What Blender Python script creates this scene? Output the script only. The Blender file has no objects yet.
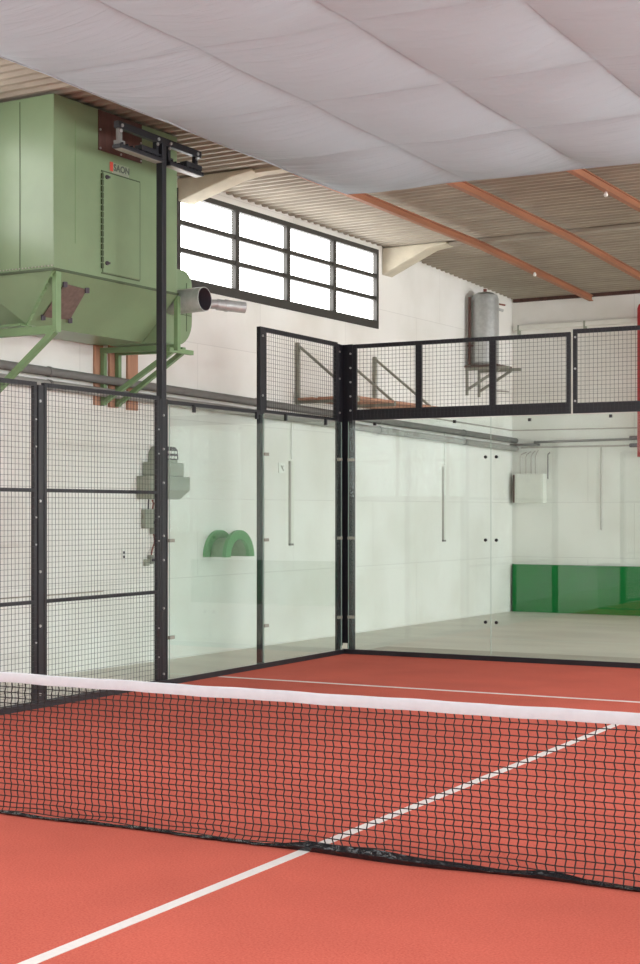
import bpy, math, random
from mathutils import Matrix, Vector
random.seed(7)
PI = math.pi
sc = bpy.context.scene
col = sc.collection

# ------------------------------------------------------------------ frames
# court frame: x from the left side wall, y from the net towards the back glass
# building frame 'B': X out from the left hall wall, Y along it (the hall stands slightly turned to the court)
TH = -0.04
MB_ = Matrix.Translation((-1.55, 9.0, 0.0)) @ Matrix.Rotation(TH, 4, 'Z')
FR = {None: Matrix.Identity(4), 'B': MB_}

# ------------------------------------------------------------------ materials
def srgb(r, g, b):
    f = lambda c: (c/255/12.92) if c/255 <= 0.04045 else ((c/255+0.055)/1.055)**2.4
    return (f(r), f(g), f(b), 1)

def nodes(name):
    m = bpy.data.materials.new(name); m.use_nodes = True
    nt = m.node_tree; nt.nodes.clear()
    out = nt.nodes.new('ShaderNodeOutputMaterial')
    return m, nt, out

def mat(name, c, rough=.6, metal=0, var=.12, scale=6, bump=0, bscale=60, c2=None, stretch=(1, 1, 1), detail=6, spec=.5):
    m, nt, out = nodes(name); N = nt.nodes.new; L = nt.links.new
    p = N('ShaderNodeBsdfPrincipled'); L(p.outputs[0], out.inputs[0])
    p.inputs['Roughness'].default_value = rough; p.inputs['Metallic'].default_value = metal
    p.inputs['Specular IOR Level'].default_value = spec
    tc = N('ShaderNodeTexCoord'); mp = N('ShaderNodeMapping'); mp.inputs['Scale'].default_value = stretch
    L(tc.outputs['Object'], mp.inputs[0])
    n = N('ShaderNodeTexNoise'); n.inputs['Scale'].default_value = scale; n.inputs['Detail'].default_value = detail
    L(mp.outputs[0], n.inputs['Vector'])
    r = N('ShaderNodeValToRGB'); L(n.outputs[0], r.inputs[0])
    a = c; b = c2 if c2 else tuple(x*(1-var) for x in c[:3])+(1,)
    r.color_ramp.elements[0].position = .35; r.color_ramp.elements[0].color = b
    r.color_ramp.elements[1].position = .65; r.color_ramp.elements[1].color = a
    L(r.outputs[0], p.inputs['Base Color'])
    if bump:
        n2 = N('ShaderNodeTexNoise'); n2.inputs['Scale'].default_value = bscale; L(mp.outputs[0], n2.inputs['Vector'])
        bp = N('ShaderNodeBump'); bp.inputs['Strength'].default_value = bump; bp.inputs['Distance'].default_value = .02
        L(n2.outputs[0], bp.inputs['Height']); L(bp.outputs[0], p.inputs['Normal'])
    return m

def carpet_mat():
    m, nt, out = nodes('red_carpet'); N = nt.nodes.new; L = nt.links.new
    p = N('ShaderNodeBsdfPrincipled'); L(p.outputs[0], out.inputs[0])
    p.inputs['Roughness'].default_value = .95; p.inputs['Specular IOR Level'].default_value = .1
    tc = N('ShaderNodeTexCoord')
    n1 = N('ShaderNodeTexNoise'); n1.inputs['Scale'].default_value = 90; n1.inputs['Detail'].default_value = 4; L(tc.outputs['Object'], n1.inputs['Vector'])
    n2 = N('ShaderNodeTexNoise'); n2.inputs['Scale'].default_value = 1.1; n2.inputs['Detail'].default_value = 5; L(tc.outputs['Object'], n2.inputs['Vector'])
    r1 = N('ShaderNodeValToRGB'); L(n1.outputs[0], r1.inputs[0])
    r1.color_ramp.elements[0].position = .3; r1.color_ramp.elements[0].color = CARPET_D
    r1.color_ramp.elements[1].position = .7; r1.color_ramp.elements[1].color = CARPET_L
    r2 = N('ShaderNodeValToRGB'); L(n2.outputs[0], r2.inputs[0])
    r2.color_ramp.elements[0].position = .3; r2.color_ramp.elements[0].color = (.86, .86, .86, 1)
    r2.color_ramp.elements[1].position = .7; r2.color_ramp.elements[1].color = (1, 1, 1, 1)
    mx = N('ShaderNodeMix'); mx.data_type = 'RGBA'; mx.blend_type = 'MULTIPLY'; mx.inputs[0].default_value = 1
    L(r1.outputs[0], mx.inputs[6]); L(r2.outputs[0], mx.inputs[7]); L(mx.outputs[2], p.inputs['Base Color'])
    bp = N('ShaderNodeBump'); bp.inputs['Strength'].default_value = .5; bp.inputs['Distance'].default_value = .01
    L(n1.outputs[0], bp.inputs['Height']); L(bp.outputs[0], p.inputs['Normal'])
    return m

def wall_mat(name, c, horiz):
    # painted wall: large sheets with faint joints, soft stains and hairline cracks
    m, nt, out = nodes(name); N = nt.nodes.new; L = nt.links.new
    p = N('ShaderNodeBsdfPrincipled'); L(p.outputs[0], out.inputs[0]); p.inputs['Roughness'].default_value = .8
    p.inputs['Specular IOR Level'].default_value = .2
    tc = N('ShaderNodeTexCoord'); sx = N('ShaderNodeSeparateXYZ'); L(tc.outputs['Object'], sx.inputs[0])
    cb = N('ShaderNodeCombineXYZ'); L(sx.outputs['Y' if horiz == 'y' else 'X'], cb.inputs[0]); L(sx.outputs['Z'], cb.inputs[1])
    bk = N('ShaderNodeTexBrick'); L(cb.outputs[0], bk.inputs['Vector'])
    bk.inputs['Scale'].default_value = 1; bk.inputs['Brick Width'].default_value = 2.3; bk.inputs['Row Height'].default_value = .98
    bk.inputs['Mortar Size'].default_value = .006; bk.inputs['Mortar Smooth'].default_value = .4; bk.offset = .37
    bk.inputs['Color1'].default_value = c; bk.inputs['Color2'].default_value = tuple(x*.965 for x in c[:3])+(1,)
    bk.inputs['Mortar'].default_value = tuple(x*.84 for x in c[:3])+(1,)
    n = N('ShaderNodeTexNoise'); n.inputs['Scale'].default_value = .9; n.inputs['Detail'].default_value = 8; L(tc.outputs['Object'], n.inputs['Vector'])
    r = N('ShaderNodeValToRGB'); L(n.outputs[0], r.inputs[0])
    r.color_ramp.elements[0].position = .28; r.color_ramp.elements[0].color = (.88, .87, .84, 1)
    r.color_ramp.elements[1].position = .6; r.color_ramp.elements[1].color = (1, 1, 1, 1)
    mx = N('ShaderNodeMix'); mx.data_type = 'RGBA'; mx.blend_type = 'MULTIPLY'; mx.inputs[0].default_value = 1
    L(bk.outputs['Color'], mx.inputs[6]); L(r.outputs[0], mx.inputs[7]); L(mx.outputs[2], p.inputs['Base Color'])
    n2 = N('ShaderNodeTexNoise'); n2.inputs['Scale'].default_value = 25; L(tc.outputs['Object'], n2.inputs['Vector'])
    bp = N('ShaderNodeBump'); bp.inputs['Strength'].default_value = .08; bp.inputs['Distance'].default_value = .02
    L(n2.outputs[0], bp.inputs['Height']); L(bp.outputs[0], p.inputs['Normal'])
    return m

def glass_mat(name, tint, refl=1.0):
    m, nt, out = nodes(name); N = nt.nodes.new; L = nt.links.new
    tr = N('ShaderNodeBsdfTransparent'); tr.inputs[0].default_value = tint
    gl = N('ShaderNodeBsdfGlossy'); gl.inputs['Roughness'].default_value = 0; gl.inputs['Color'].default_value = (refl, refl, refl, 1)
    lw = N('ShaderNodeLayerWeight'); lw.inputs[0].default_value = .5
    pw = N('ShaderNodeMath'); pw.operation = 'POWER'; pw.inputs[1].default_value = 5; L(lw.outputs['Facing'], pw.inputs[0])
    ma = N('ShaderNodeMath'); ma.operation = 'MULTIPLY_ADD'; ma.inputs[1].default_value = .96; ma.inputs[2].default_value = .04; L(pw.outputs[0], ma.inputs[0])
    mx = N('ShaderNodeMixShader'); L(ma.outputs[0], mx.inputs[0]); L(tr.outputs[0], mx.inputs[1]); L(gl.outputs[0], mx.inputs[2])
    L(mx.outputs[0], out.inputs[0])
    return m

def emit_mat(name, c, s):
    m, nt, out = nodes(name); N = nt.nodes.new; L = nt.links.new
    e = N('ShaderNodeEmission'); e.inputs[0].default_value = c; e.inputs[1].default_value = s
    L(e.outputs[0], out.inputs[0]); return m

def fabric_mat():
    m, nt, out = nodes('ceiling_fabric'); N = nt.nodes.new; L = nt.links.new
    p = N('ShaderNodeBsdfPrincipled'); p.inputs['Roughness'].default_value = .9; p.inputs['Specular IOR Level'].default_value = .15
    p.inputs['Base Color'].default_value = srgb(194, 210, 220)
    tc = N('ShaderNodeTexCoord'); mp = N('ShaderNodeMapping'); mp.inputs['Scale'].default_value = (.8, 7, 1); mp.inputs['Rotation'].default_value = (0, 0, .12)
    L(tc.outputs['Object'], mp.inputs[0])
    n = N('ShaderNodeTexNoise'); n.inputs['Scale'].default_value = 1.6; n.inputs['Detail'].default_value = 5; n.inputs['Distortion'].default_value = .8
    L(mp.outputs[0], n.inputs['Vector'])
    bp = N('ShaderNodeBump'); bp.inputs['Strength'].default_value = .55; bp.inputs['Distance'].default_value = .04
    L(n.outputs[0], bp.inputs['Height']); L(bp.outputs[0], p.inputs['Normal'])
    tl = N('ShaderNodeBsdfTranslucent'); tl.inputs[0].default_value = srgb(214, 216, 222); L(bp.outputs[0], tl.inputs['Normal'])
    ms = N('ShaderNodeMixShader'); ms.inputs[0].default_value = .25; L(p.outputs[0], ms.inputs[1]); L(tl.outputs[0], ms.inputs[2])
    L(ms.outputs[0], out.inputs[0])
    return m

CARPET_L = srgb(212, 112, 95); CARPET_D = srgb(192, 89, 75)
WIN_E, FILL_E, SKYFILL_E, ROOFFILL_E, FILLB_E = 6.0, 4.6, 2.3, .6, 11.0
FILL_LAMP = (125, 30, 60)
EXPOSURE = 0.4
M = {}
M['steel'] = mat('black_steel', srgb(30, 30, 37), .42, .1, .2, 8)
M['wire'] = mat('black_wire', srgb(38, 38, 42), .5, 0, .1, 8)
M['bolt'] = mat('zinc_bolt', srgb(190, 190, 190), .35, .6)
M['green'] = mat('green_paint', srgb(126, 148, 113), .33, 0, .08, 2.5, .03, 30)
M['green2'] = mat('green_frame_paint', srgb(120, 150, 106), .45, 0, .1, 4)
M['greendk'] = mat('green_joint', srgb(70, 86, 58), .6)
M['brown'] = mat('brown_board', srgb(92, 62, 54), .7, 0, .35, 14, stretch=(1, 1, .15))
M['rust'] = mat('rusty_patch', srgb(116, 98, 90), .7, 0, .3, 20)
M['galv'] = mat('galvanised_steel', srgb(190, 193, 192), .42, .45, .14, 18)
M['dark'] = mat('dark_inside', srgb(78, 72, 80), .8)
M['pipe'] = mat('grey_pipe', srgb(116, 115, 112), .55, 0, .1, 10)
M['pipelt'] = mat('light_pipe', srgb(178, 174, 166), .55, 0, .1, 10)
M['pipemid'] = mat('mid_grey_pipe', srgb(152, 150, 145), .55, 0, .1, 10)
M['wood'] = mat('orange_plank', srgb(188, 140, 114), .7, 0, .25, 18, stretch=(1, 1, .08))
M['purlin'] = mat('orange_purlin', srgb(160, 104, 74), .6, 0, .25, 10, stretch=(1, .1, 1))
M['roof'] = mat('corrugated_sheet', srgb(166, 157, 142), .7, 0, .18, 3, stretch=(.6, 1, 1))
M['concrete'] = mat('concrete_rafter', srgb(206, 198, 178), .85, 0, .14, 5, .1, 40)
M['floor'] = mat('concrete_floor', srgb(224, 221, 210), .45, 0, .16, 1.4, .04, 40, stretch=(.4, 1, 1), spec=.35)
M['frame'] = mat('window_frame_paint', srgb(58, 56, 52), .6)
M['wl'] = wall_mat('white_wall_left', srgb(238, 237, 233), 'y')
M['wb'] = wall_mat('white_wall_back', srgb(236, 235, 230), 'x')
M['glass'] = glass_mat('clear_glass', (.935, .985, .968, 1))
M['glassedge'] = mat('glass_edge', srgb(186, 206, 196), .2)
M['pane'] = emit_mat('daylit_pane', (1, .995, .98, 1), WIN_E)
M['fill'] = emit_mat('daylit_pane_large', (.97, .99, 1, 1), FILL_E)
M['roofsky'] = emit_mat('roof_light_pane', (.97, .99, 1, 1), ROOFFILL_E)
M['fillb'] = emit_mat('daylit_pane_back', (.97, .99, 1, 1), FILLB_E)
M['sky'] = emit_mat('skylight_pane', (.96, .99, 1, 1), SKYFILL_E)
M['fabric'] = fabric_mat()
M['carpet'] = carpet_mat()
M['line'] = mat('white_line_paint', srgb(222, 217, 214), .9, 0, .06, 40)
M['net'] = mat('black_net_cord', srgb(40, 34, 34), .8)
M['tape'] = mat('white_tape', srgb(206, 211, 217), .7, 0, .05, 20, .1, 90)
M['plastic'] = mat('black_plastic', srgb(30, 30, 33), .16, 0, .2, 20, .9, 22)
M['greyg'] = mat('grey_green_enamel', srgb(152, 157, 142), .5, 0, .12, 8)
M['pulley'] = mat('green_pulley_paint', srgb(98, 160, 104), .45, 0, .1, 6)
M['pulleyin'] = mat('green_drum_paint', srgb(128, 160, 122), .5, 0, .15, 8)
M['greenpanel'] = mat('green_board', srgb(2, 118, 50), .3, 0, .1, 2, spec=.2)
M['cream'] = mat('cream_cabinet', srgb(226, 226, 218), .5, 0, .04)
M['red'] = mat('red_paint', srgb(190, 34, 44), .45, 0, .1)
M['redcable'] = mat('red_cable', srgb(134, 78, 64), .6)
M['lens'] = mat('lamp_lens', srgb(150, 146, 142), .3)
M['white'] = mat('white_plastic', srgb(240, 240, 236), .4, 0, .02)
M['arm'] = mat('grey_bracket', srgb(150, 150, 138), .6, 0, .15)

# ------------------------------------------------------------------ mesh builder
class MB:
    def __init__(s): s.v = []; s.f = []; s.mi = []
    def add(s, vs, fs, mi=0):
        o = len(s.v); s.v += [tuple(v) for v in vs]
        for f in fs: s.f.append(tuple(i+o for i in f)); s.mi.append(mi)
        return s
    def box(s, x0, x1, y0, y1, z0, z1, mi=0):
        vs = [(x0, y0, z0), (x1, y0, z0), (x1, y1, z0), (x0, y1, z0), (x0, y0, z1), (x1, y0, z1), (x1, y1, z1), (x0, y1, z1)]
        return s.add(vs, [(0, 3, 2, 1), (4, 5, 6, 7), (0, 1, 5, 4), (1, 2, 6, 5), (2, 3, 7, 6), (3, 0, 4, 7)], mi)
    def bar(s, p, q, w, h=None, up=(0, 0, 1), mi=0, caps=True):
        h = h or w; p = Vector(p); q = Vector(q); d = (q-p).normalized(); u = Vector(up)
        if abs(d.dot(u)) > .98: u = Vector((1, 0, 0))
        a = d.cross(u).normalized(); b = a.cross(d).normalized()
        vs = []
        for c in (p, q):
            for i, j in ((-1, -1), (1, -1), (1, 1), (-1, 1)): vs.append(c+a*(i*w/2)+b*(j*h/2))
        fs = [(0, 1, 5, 4), (1, 2, 6, 5), (2, 3, 7, 6), (3, 0, 4, 7)]
        if caps: fs += [(3, 2, 1, 0), (4, 5, 6, 7)]
        return s.add(vs, fs, mi)
    def strand(s, p, q, r):
        return s.bar(p, q, r, r, caps=False)
    def tube(s, path, r, n=12, mi=0, caps=True):
        P = [Vector(p) for p in path]; rr = r if isinstance(r, (list, tuple)) else [r]*len(P)
        vs = []; prev = None
        for k, p in enumerate(P):
            d = ((P[min(k+1, len(P)-1)]-p).normalized()+(p-P[max(k-1, 0)]).normalized())
            d = d.normalized()
            u = prev if prev else (Vector((0, 0, 1)) if abs(d.z) < .9 else Vector((1, 0, 0)))
            a = d.cross(u).normalized(); b = a.cross(d).normalized(); prev = b
            for i in range(n):
                t = 2*PI*i/n; vs.append(p+a*(math.cos(t)*rr[k])+b*(math.sin(t)*rr[k]))
        fs = []
        for k in range(len(P)-1):
            for i in range(n):
                j = (i+1) % n; fs.append((k*n+i, k*n+j, k*n+n+j, k*n+n+i))
        if caps: fs += [tuple(range(n-1, -1, -1)), tuple((len(P)-1)*n+i for i in range(n))]
        return s.add(vs, fs, mi)
    def prism(s, poly, axis, a, b, mi=0):
        n = len(poly)
        def P(u, v, w):
            return {'x': (w, u, v), 'y': (u, w, v), 'z': (u, v, w)}[axis]
        vs = [P(u, v, a) for u, v in poly]+[P(u, v, b) for u, v in poly]
        fs = [(i, (i+1) % n, n+(i+1) % n, n+i) for i in range(n)]+[tuple(range(n-1, -1, -1)), tuple(range(n, 2*n))]
        return s.add(vs, fs, mi)
    def build(s, name, m, parent=None, frame=None, loc=(0, 0, 0), smooth=False, bevel=0, segs=2):
        me = bpy.data.meshes.new(name)
        if parent is not None: L = Vector(parent['_loc']) if '_loc' in parent else Vector(ROOTLOC[parent.name])
        else: L = Vector(loc)
        me.from_pydata([tuple(Vector(v)-L) for v in s.v], [], s.f)
        ms = m if isinstance(m, (list, tuple)) else [m]
        for x in ms: me.materials.append(x)
        me.polygons.foreach_set('material_index', s.mi)
        if smooth: me.polygons.foreach_set('use_smooth', [True]*len(s.f))
        me.update()
        import bmesh
        bm = bmesh.new(); bm.from_mesh(me); bmesh.ops.recalc_face_normals(bm, faces=bm.faces)
        bm.to_mesh(me); bm.free()
        o = bpy.data.objects.new(name, me); col.objects.link(o)
        if parent is not None: o.parent = parent; ROOTLOC[o.name] = tuple(L)
        else:
            o.matrix_world = FR[frame] @ Matrix.Translation(L); ROOTLOC[o.name] = tuple(L)
        if bevel:
            b = o.modifiers.new('bevel', 'BEVEL'); b.width = bevel; b.segments = segs; b.limit_method = 'ANGLE'
        if smooth:
            try: me.set_sharp_from_angle(angle=math.radians(35))
            except Exception: pass
        return o
ROOTLOC = {}

def thing(name, label, cat, loc=(0, 0, 0), frame=None, group=None):
    o = bpy.data.objects.new(name, None); col.objects.link(o)
    o.empty_display_size = .1
    o.matrix_world = FR[frame] @ Matrix.Translation(loc); ROOTLOC[o.name] = tuple(loc)
    return tag(o, label, cat, group)
def tag(o, label, cat, group=None):
    o['label'] = label; o['category'] = cat
    if group: o['group'] = group
    return o
def structure(o): o['kind'] = 'structure'; return o

def wires(mb, u0, u1, v0, v1, axis, w, step=.05, r=.0029):
    # welded grid in the plane axis = w ; u runs horizontally, v is height
    P = (lambda u, v, d=0: (w+d, u, v)) if axis == 'x' else (lambda u, v, d=0: (u, w+d, v))
    n = int(round((u1-u0)/step)); k = int(round((v1-v0)/step))
    for i in range(1, n): u = u0+(u1-u0)*i/n; mb.strand(P(u, v0), P(u, v1), r)
    for j in range(1, k): v = v0+(v1-v0)*j/k; mb.strand(P(u0, v, r*.6), P(u1, v, r*.6), r)

def bolts(root, pts, axis, r=.013, name='bolt', m=None, depth=.012):
    for (x, y, z) in pts:
        d = {'x': (1, 0, 0), 'y': (0, 1, 0), '-y': (0, -1, 0)}[axis]
        MB().tube([(x, y, z), (x+d[0]*depth, y+d[1]*depth, z)], r, 8).build(name, m or M['bolt'], root)

# ------------------------------------------------------------------ setting
# floor
structure(MB().box(-6, 22, -30, 10.2, -.25, -.012).build('floor', M['floor'], frame='B'))

structure(MB().box(0, 14, 10.0, 11.25, -.02, -.008).build('trim_2', mat('floor_strip', srgb(186, 182, 170), .6, 0, .15, 2)))  # reflection in the back glass, put into the floor as a darker band

# left wall with the openings of two windows
WZ0, WZ1 = 4.59, 5.80
def wall_with_holes(mb, y0, y1, z0, z1, holes, x0, x1, swap=False):
    ys = sorted({y0, y1, *[h for a in holes for h in a[:2]]})
    zs = sorted({z0, z1, *[h for a in holes for h in a[2:]]})
    for a, b in zip(ys, ys[1:]):
        for c, d in zip(zs, zs[1:]):
            if any(h[0] <= a and b <= h[1] and h[2] <= c and d <= h[3] for h in holes): continue
            if swap: mb.box(a, b, x0, x1, c, d)
            else: mb.box(x0, x1, a, b, c, d)
W1 = (-.45, 4.75, WZ0, WZ1); W2 = (-11.5, -4.7, WZ0, WZ1); W3 = (-24, -17, WZ0, WZ1)
w = MB(); wall_with_holes(w, -30, 9.88, -.25, 6.3, [W1, W2, W3], -.25, 0)
structure(w.build('wall_left', M['wl'], frame='B'))
structure(MB().box(-.25, 22, 9.88, 10.13, -.25, 6.3).build('wall_back', M['wb'], frame='B'))

WR = [(-26, -14, 1.0, 4.6), (-12, 0, 1.0, 4.6), (1, 9.4, .6, 5.2)]  # right wall windows are unseen, added as fill light
w = MB(); wall_with_holes(w, -30, 9.88, -.25, 6.3, WR, 21, 21.25)
structure(w.build('wall_right', M['wl'], frame='B'))
WF = [(1.5, 9, 2.2, 4.9), (11, 19, 2.2, 4.9)]  # front wall windows likewise unseen and added for fill
w = MB(); wall_with_holes(w, -.25, 21, -.25, 6.3, WF, -30, -29.75, True)
structure(w.build('wall_front', M['wb'], frame='B'))

def window(n, rect, axis, pos, cols, rows, pm, fw=.06, depth=.09, thick=(.07, .12), inset=.05):
    a, b, c, d = rect
    # pos = inner wall face, wall lies on the side 'sgn' of it
    root = thing('window_%d' % n, '', 'window', (0, 0, 0), 'B')
    del root['label']; del root['category']; root['kind'] = 'structure'
    sgn = -1 if pos in (0, -29.75) else 1
    p0, p1 = sorted((pos+sgn*-.02, pos+sgn*depth))
    def bx(mb, u0, u1, z0, z1, q0=p0, q1=p1):
        if axis == 'x': mb.box(q0, q1, u0, u1, z0, z1)
        else: mb.box(u0, u1, q0, q1, z0, z1)
    f = MB(); t, bt = thick
    bx(f, a, b, c, c+bt); bx(f, a, b, d-t, d); bx(f, a, a+.06, c+bt, d-t); bx(f, b-.06, b, c+bt, d-t)
    f.build('window_frame', M['frame'], root)
    iu0, iu1, iz0, iz1 = a+.06, b-.06, c+bt, d-t
    cw = (iu1-iu0)/cols; rh = (iz1-iz0)/rows
    for i in range(1, cols):
        q = MB(); u = iu0+cw*i; bx(q, u-fw*.75, u+fw*.75, iz0, iz1, p0+.004, p1-.004); q.build('mullion', M['frame'], root)
    for j in range(1, rows):
        q = MB(); z = iz0+rh*j; bx(q, iu0, iu1, z-fw/2, z+fw/2, p0+.012, p1-.012); q.build('glazing_bar', M['frame'], root)
    g0 = pos+sgn*inset
    for i in range(cols):
        for j in range(rows):
            q = MB(); bx(q, iu0+cw*i+.002, iu0+cw*(i+1)-.002, iz0+rh*j+.002, iz0+rh*(j+1)-.002, *sorted((g0, g0+sgn*.01)))
            q.build('window_pane', pm, root)
    return root
window(1, W1, 'x', 0, 4, 3, M['pane'])
window(2, W2, 'x', 0, 5, 3, M['pane'])
window(3, W3, 'x', 0, 5, 3, M['pane'])
for k, r in enumerate(WR): window(4+k, r, 'x', 21, 4, 2, M['fillb'] if k == 2 else M['fill'])
for k, r in enumerate(WF): window(7+k, r, 'y', -29.75, 4, 2, M['fill'])

structure(MB().box(0, .015, -5, -1.9, .875, .89).build('trim_3', mat('wall_ledge', srgb(176, 170, 158), .8), frame='B'))

# roof: corrugated sheets, the corrugations run across the hall
def zr(Y):
    K = [(-31, 6.12), (-4, 5.97), (5, 5.86), (9.8, 5.655), (11, 5.60)]
    for (a, b), (c, d) in zip(K, K[1:]):
        if Y <= c: return b+(d-b)*(Y-a)/(c-a)
    return K[-1][1]
FILL_SKYLIGHTS = [(2.75, 9.2, -8.4, -.55), (1.5, 8.0, -13.2, -10.6), (9.5, 16.5, -13.2, -10.6), (1.5, 8.0, -17.4, -14.8), (9.5, 16.5, -17.4, -14.8), (1.5, 8.0, -21.6, -19.0), (9.5, 16.5, -21.6, -19.0)]  # unseen roof lights, added to brighten the court and the fabric
mb = MB(); per = .17; profs = []
def sheet(y0, y1, X0, X1):
    prof = []; Y = y0
    while Y < y1-1e-6:
        for u, h in ((0, 0), (.3, 0), (.45, .035), (.85, .035)):
            if Y+u*per < y1: prof.append((Y+u*per, zr(Y)+h))
        Y += per
    prof.append((y1, zr(y1)))
    vs = [(X, y, z) for X in (X0, X1) for y, z in prof]+[(X, y, z+.02) for X in (X0, X1) for y, z in prof]
    n = len(prof); fs = []
    for i in range(n-1): fs += [(i, i+1, n+i+1, n+i), (2*n+i, 3*n+i, 3*n+i+1, 2*n+i+1)]
    mb.add(vs, fs)
cuts = sorted({-30.2, 10.1, *[c for k in FILL_SKYLIGHTS for c in k[2:]]})
for y0, y1 in zip(cuts, cuts[1:]):
    holes = sorted(k[:2] for k in FILL_SKYLIGHTS if k[2] <= y0+1e-6 and y1 <= k[3]+1e-6)
    X = -.24
    for h in holes: sheet(y0, y1, X, h[0]); X = h[1]
    sheet(y0, y1, X, 21.2)
structure(mb.build('ceiling', M['roof'], frame='B'))
for k, (X0, X1, y0, y1) in enumerate(FILL_SKYLIGHTS):
    sm = M['sky'] if k else M['roofsky']
    root = thing('window_%d' % (20+k), '', 'window', (X0, y0, zr(y0)), 'B'); del root['label']; del root['category']; root['kind'] = 'structure'  # root of one added roof light
    z = zr(y0)
    MB().box(X0, X1, y0, y0+.06, z-.05, z+.12).box(X0, X1, y1-.06, y1, z-.05, z+.12).box(X0, X0+.06, y0+.06, y1-.06, z-.05, z+.12).box(X1-.06, X1, y0+.06, y1-.06, z-.05, z+.12).build('window_frame', M['frame'], root)
    n = 5
    for i in range(n):
        a = X0+.06+(X1-X0-.12)*i/n; b_ = X0+.06+(X1-X0-.12)*(i+1)/n
        MB().box(a+.02, b_-.02, y0+.06, y1-.06, z+.06, z+.07).build('window_pane', sm, root)
        if i: MB().box(a-.02, a+.02, y0+.06, y1-.06, z+.03, z+.1).build('glazing_bar', M['frame'], root)
# wall plate strips below the roof at the back corner
structure(MB().box(.04, 21, 9.82, 9.88, 5.59, 5.65).build('trim_1', M['brown'], frame='B'))

# rafters with haunches
def rafter(Yc, label, thin, HD):
    root = thing('concrete_rafter', label, 'roof beam', (0, Yc, zr(Yc)), 'B', 'concrete rafters under the roof')
    z = zr(Yc)-.005
    MB().prism([(0, z-HD), (.8, z-.07), (1.1, z-.03), (1.1, z), (0, z)], 'y', Yc-.16, Yc+.16).build('haunch', M['concrete'], root, bevel=.015)
    MB().box(1.1, 20.9, Yc-.09, Yc+.09, z-.045, z).build('beam', M['concrete'] if not thin else M['roof'], root)
    return root
rafter(-.28, 'pale concrete rafter with sloped haunch left of the long window', False, .29)
rafter(5.05, 'pale concrete rafter with sloped haunch right of the long window', True, .42)

# purlins
def purlin(pts, label):
    mb = MB(); (x0, y0, z0), (x1, y1, z1) = pts
    q = []
    for (X, Yv) in ((x0, y0), (x0+(x1-x0)*(5-y0)/(y1-y0), 5), (x1, y1)):
        q.append((X, Yv, zr(Yv)-.105))
    for a, b in zip(q, q[1:]):
        mb.bar(a, b, .025, .09); mb.bar((a[0], a[1], a[2]-.045), (b[0], b[1], b[2]-.045), .075, .014); mb.bar((a[0], a[1], a[2]+.045), (b[0], b[1], b[2]+.045), .075, .014)
    o = mb.build('roof_purlin', M['purlin'], frame='B', loc=(x0, y0, z0))
    return tag(o, label, 'roof beam', 'orange roof purlins')
purlin([(1.72, -.45, 5.7), (1.56, 9.75, 5.55)], 'orange roof purlin nearest the window wall, ending over the grey tank corner')
purlin([(3.11, -.45, 5.7), (2.95, 9.75, 5.55)], 'orange roof purlin second from the window wall, middle of three')
purlin([(4.60, -.45, 5.7), (4.55, 9.75, 5.55)], 'orange roof purlin furthest from the window wall at upper right')
for (u, X, Yv, lab) in ((0, 1.66, 6.95, 'small white bulb fitting near the tank end of first purlin'), (1, 4.58, 2.2, 'small white bulb fitting on the upper right purlin')):
    mb = MB(); z = zr(Yv)-.157
    mb.tube([(X, Yv, z-.062), (X, Yv, z-.056), (X, Yv, z-.035), (X, Yv, z-.02), (X, Yv, z+.0)], [.01, .022, .027, .02, .014], 12)
    tag(mb.build('ceiling_bulb', M['white'], frame='B', smooth=True, loc=(X, Yv, z)), lab, 'bulb', 'bulb fittings on the purlins')

# hung white fabric ceiling
XS = [.53, 2.08, 3.5, 4.86, 6.3, 7.75]; YS = [9.08, 7.15, 5.3, 3.4, 1.55, -.35]
def sag(x, y):
    def cell(v, S):
        for a, b in zip(S, S[1:]):
            lo, hi = min(a, b), max(a, b)
            if lo-1e-6 <= v <= hi+1e-6: return (v-lo)/(hi-lo)
        return 0
    u, v = cell(x, XS), cell(y, YS)
    fu = max(math.sin(PI*u), 0)**.75; fv = max(math.sin(PI*v), 0)**.75
    s = .115*fu*(.10+.90*fv)+.012*fv
    w = .006*math.sin(x*1.6+y*8+2*math.sin(x*.9+y*.6))*fu+.0035*math.sin(y*23+x*3.1+1.5*math.sin(x*1.7))*(.3+.7*fu)
    w += .0035*math.sin(y*37-x*4.3)*(1-fv)*fu
    return 5.62-s+w
xs = []; 
for a, b in zip(XS, XS[1:]): xs += [a+(b-a)*i/22 for i in range(22)]
xs.append(XS[-1]); ys = []
for a, b in zip(YS, YS[1:]): ys += [a+(b-a)*i/48 for i in range(48)]
ys.append(YS[-1])
mb = MB(); nx, ny = len(xs), len(ys)
mb.add([(x, y, sag(x, y)) for y in ys for x in xs], [(j*nx+i, j*nx+i+1, (j+1)*nx+i+1, (j+1)*nx+i) for j in range(ny-1) for i in range(nx-1)])
fab = thing('fabric_ceiling', 'quilted white fabric sheet hung under the roof above the court', 'fabric ceiling', (5, 0, 5.5))
mb.build('fabric_sheet', M['fabric'], fab, smooth=True)
mb = MB()
mb.tube([(XS[0], y, sag(XS[0], y)) for y in ys[::6]], .012, 6); mb.tube([(x, YS[0], sag(x, YS[0])) for x in xs[::6]], .012, 6)
mb.build('hem', M['fabric'], fab, smooth=True)
for x in XS[1:-1]: MB().tube([(x, y, sag(x, y)+.003) for y in ys[::2]], .006, 5).build('seam', M['fabric'], fab, smooth=True)
for y in YS[1:-1]: MB().tube([(x, y, sag(x, y)+.0035) for x in xs], .006, 5).build('seam', M['fabric'], fab, smooth=True)

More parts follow.
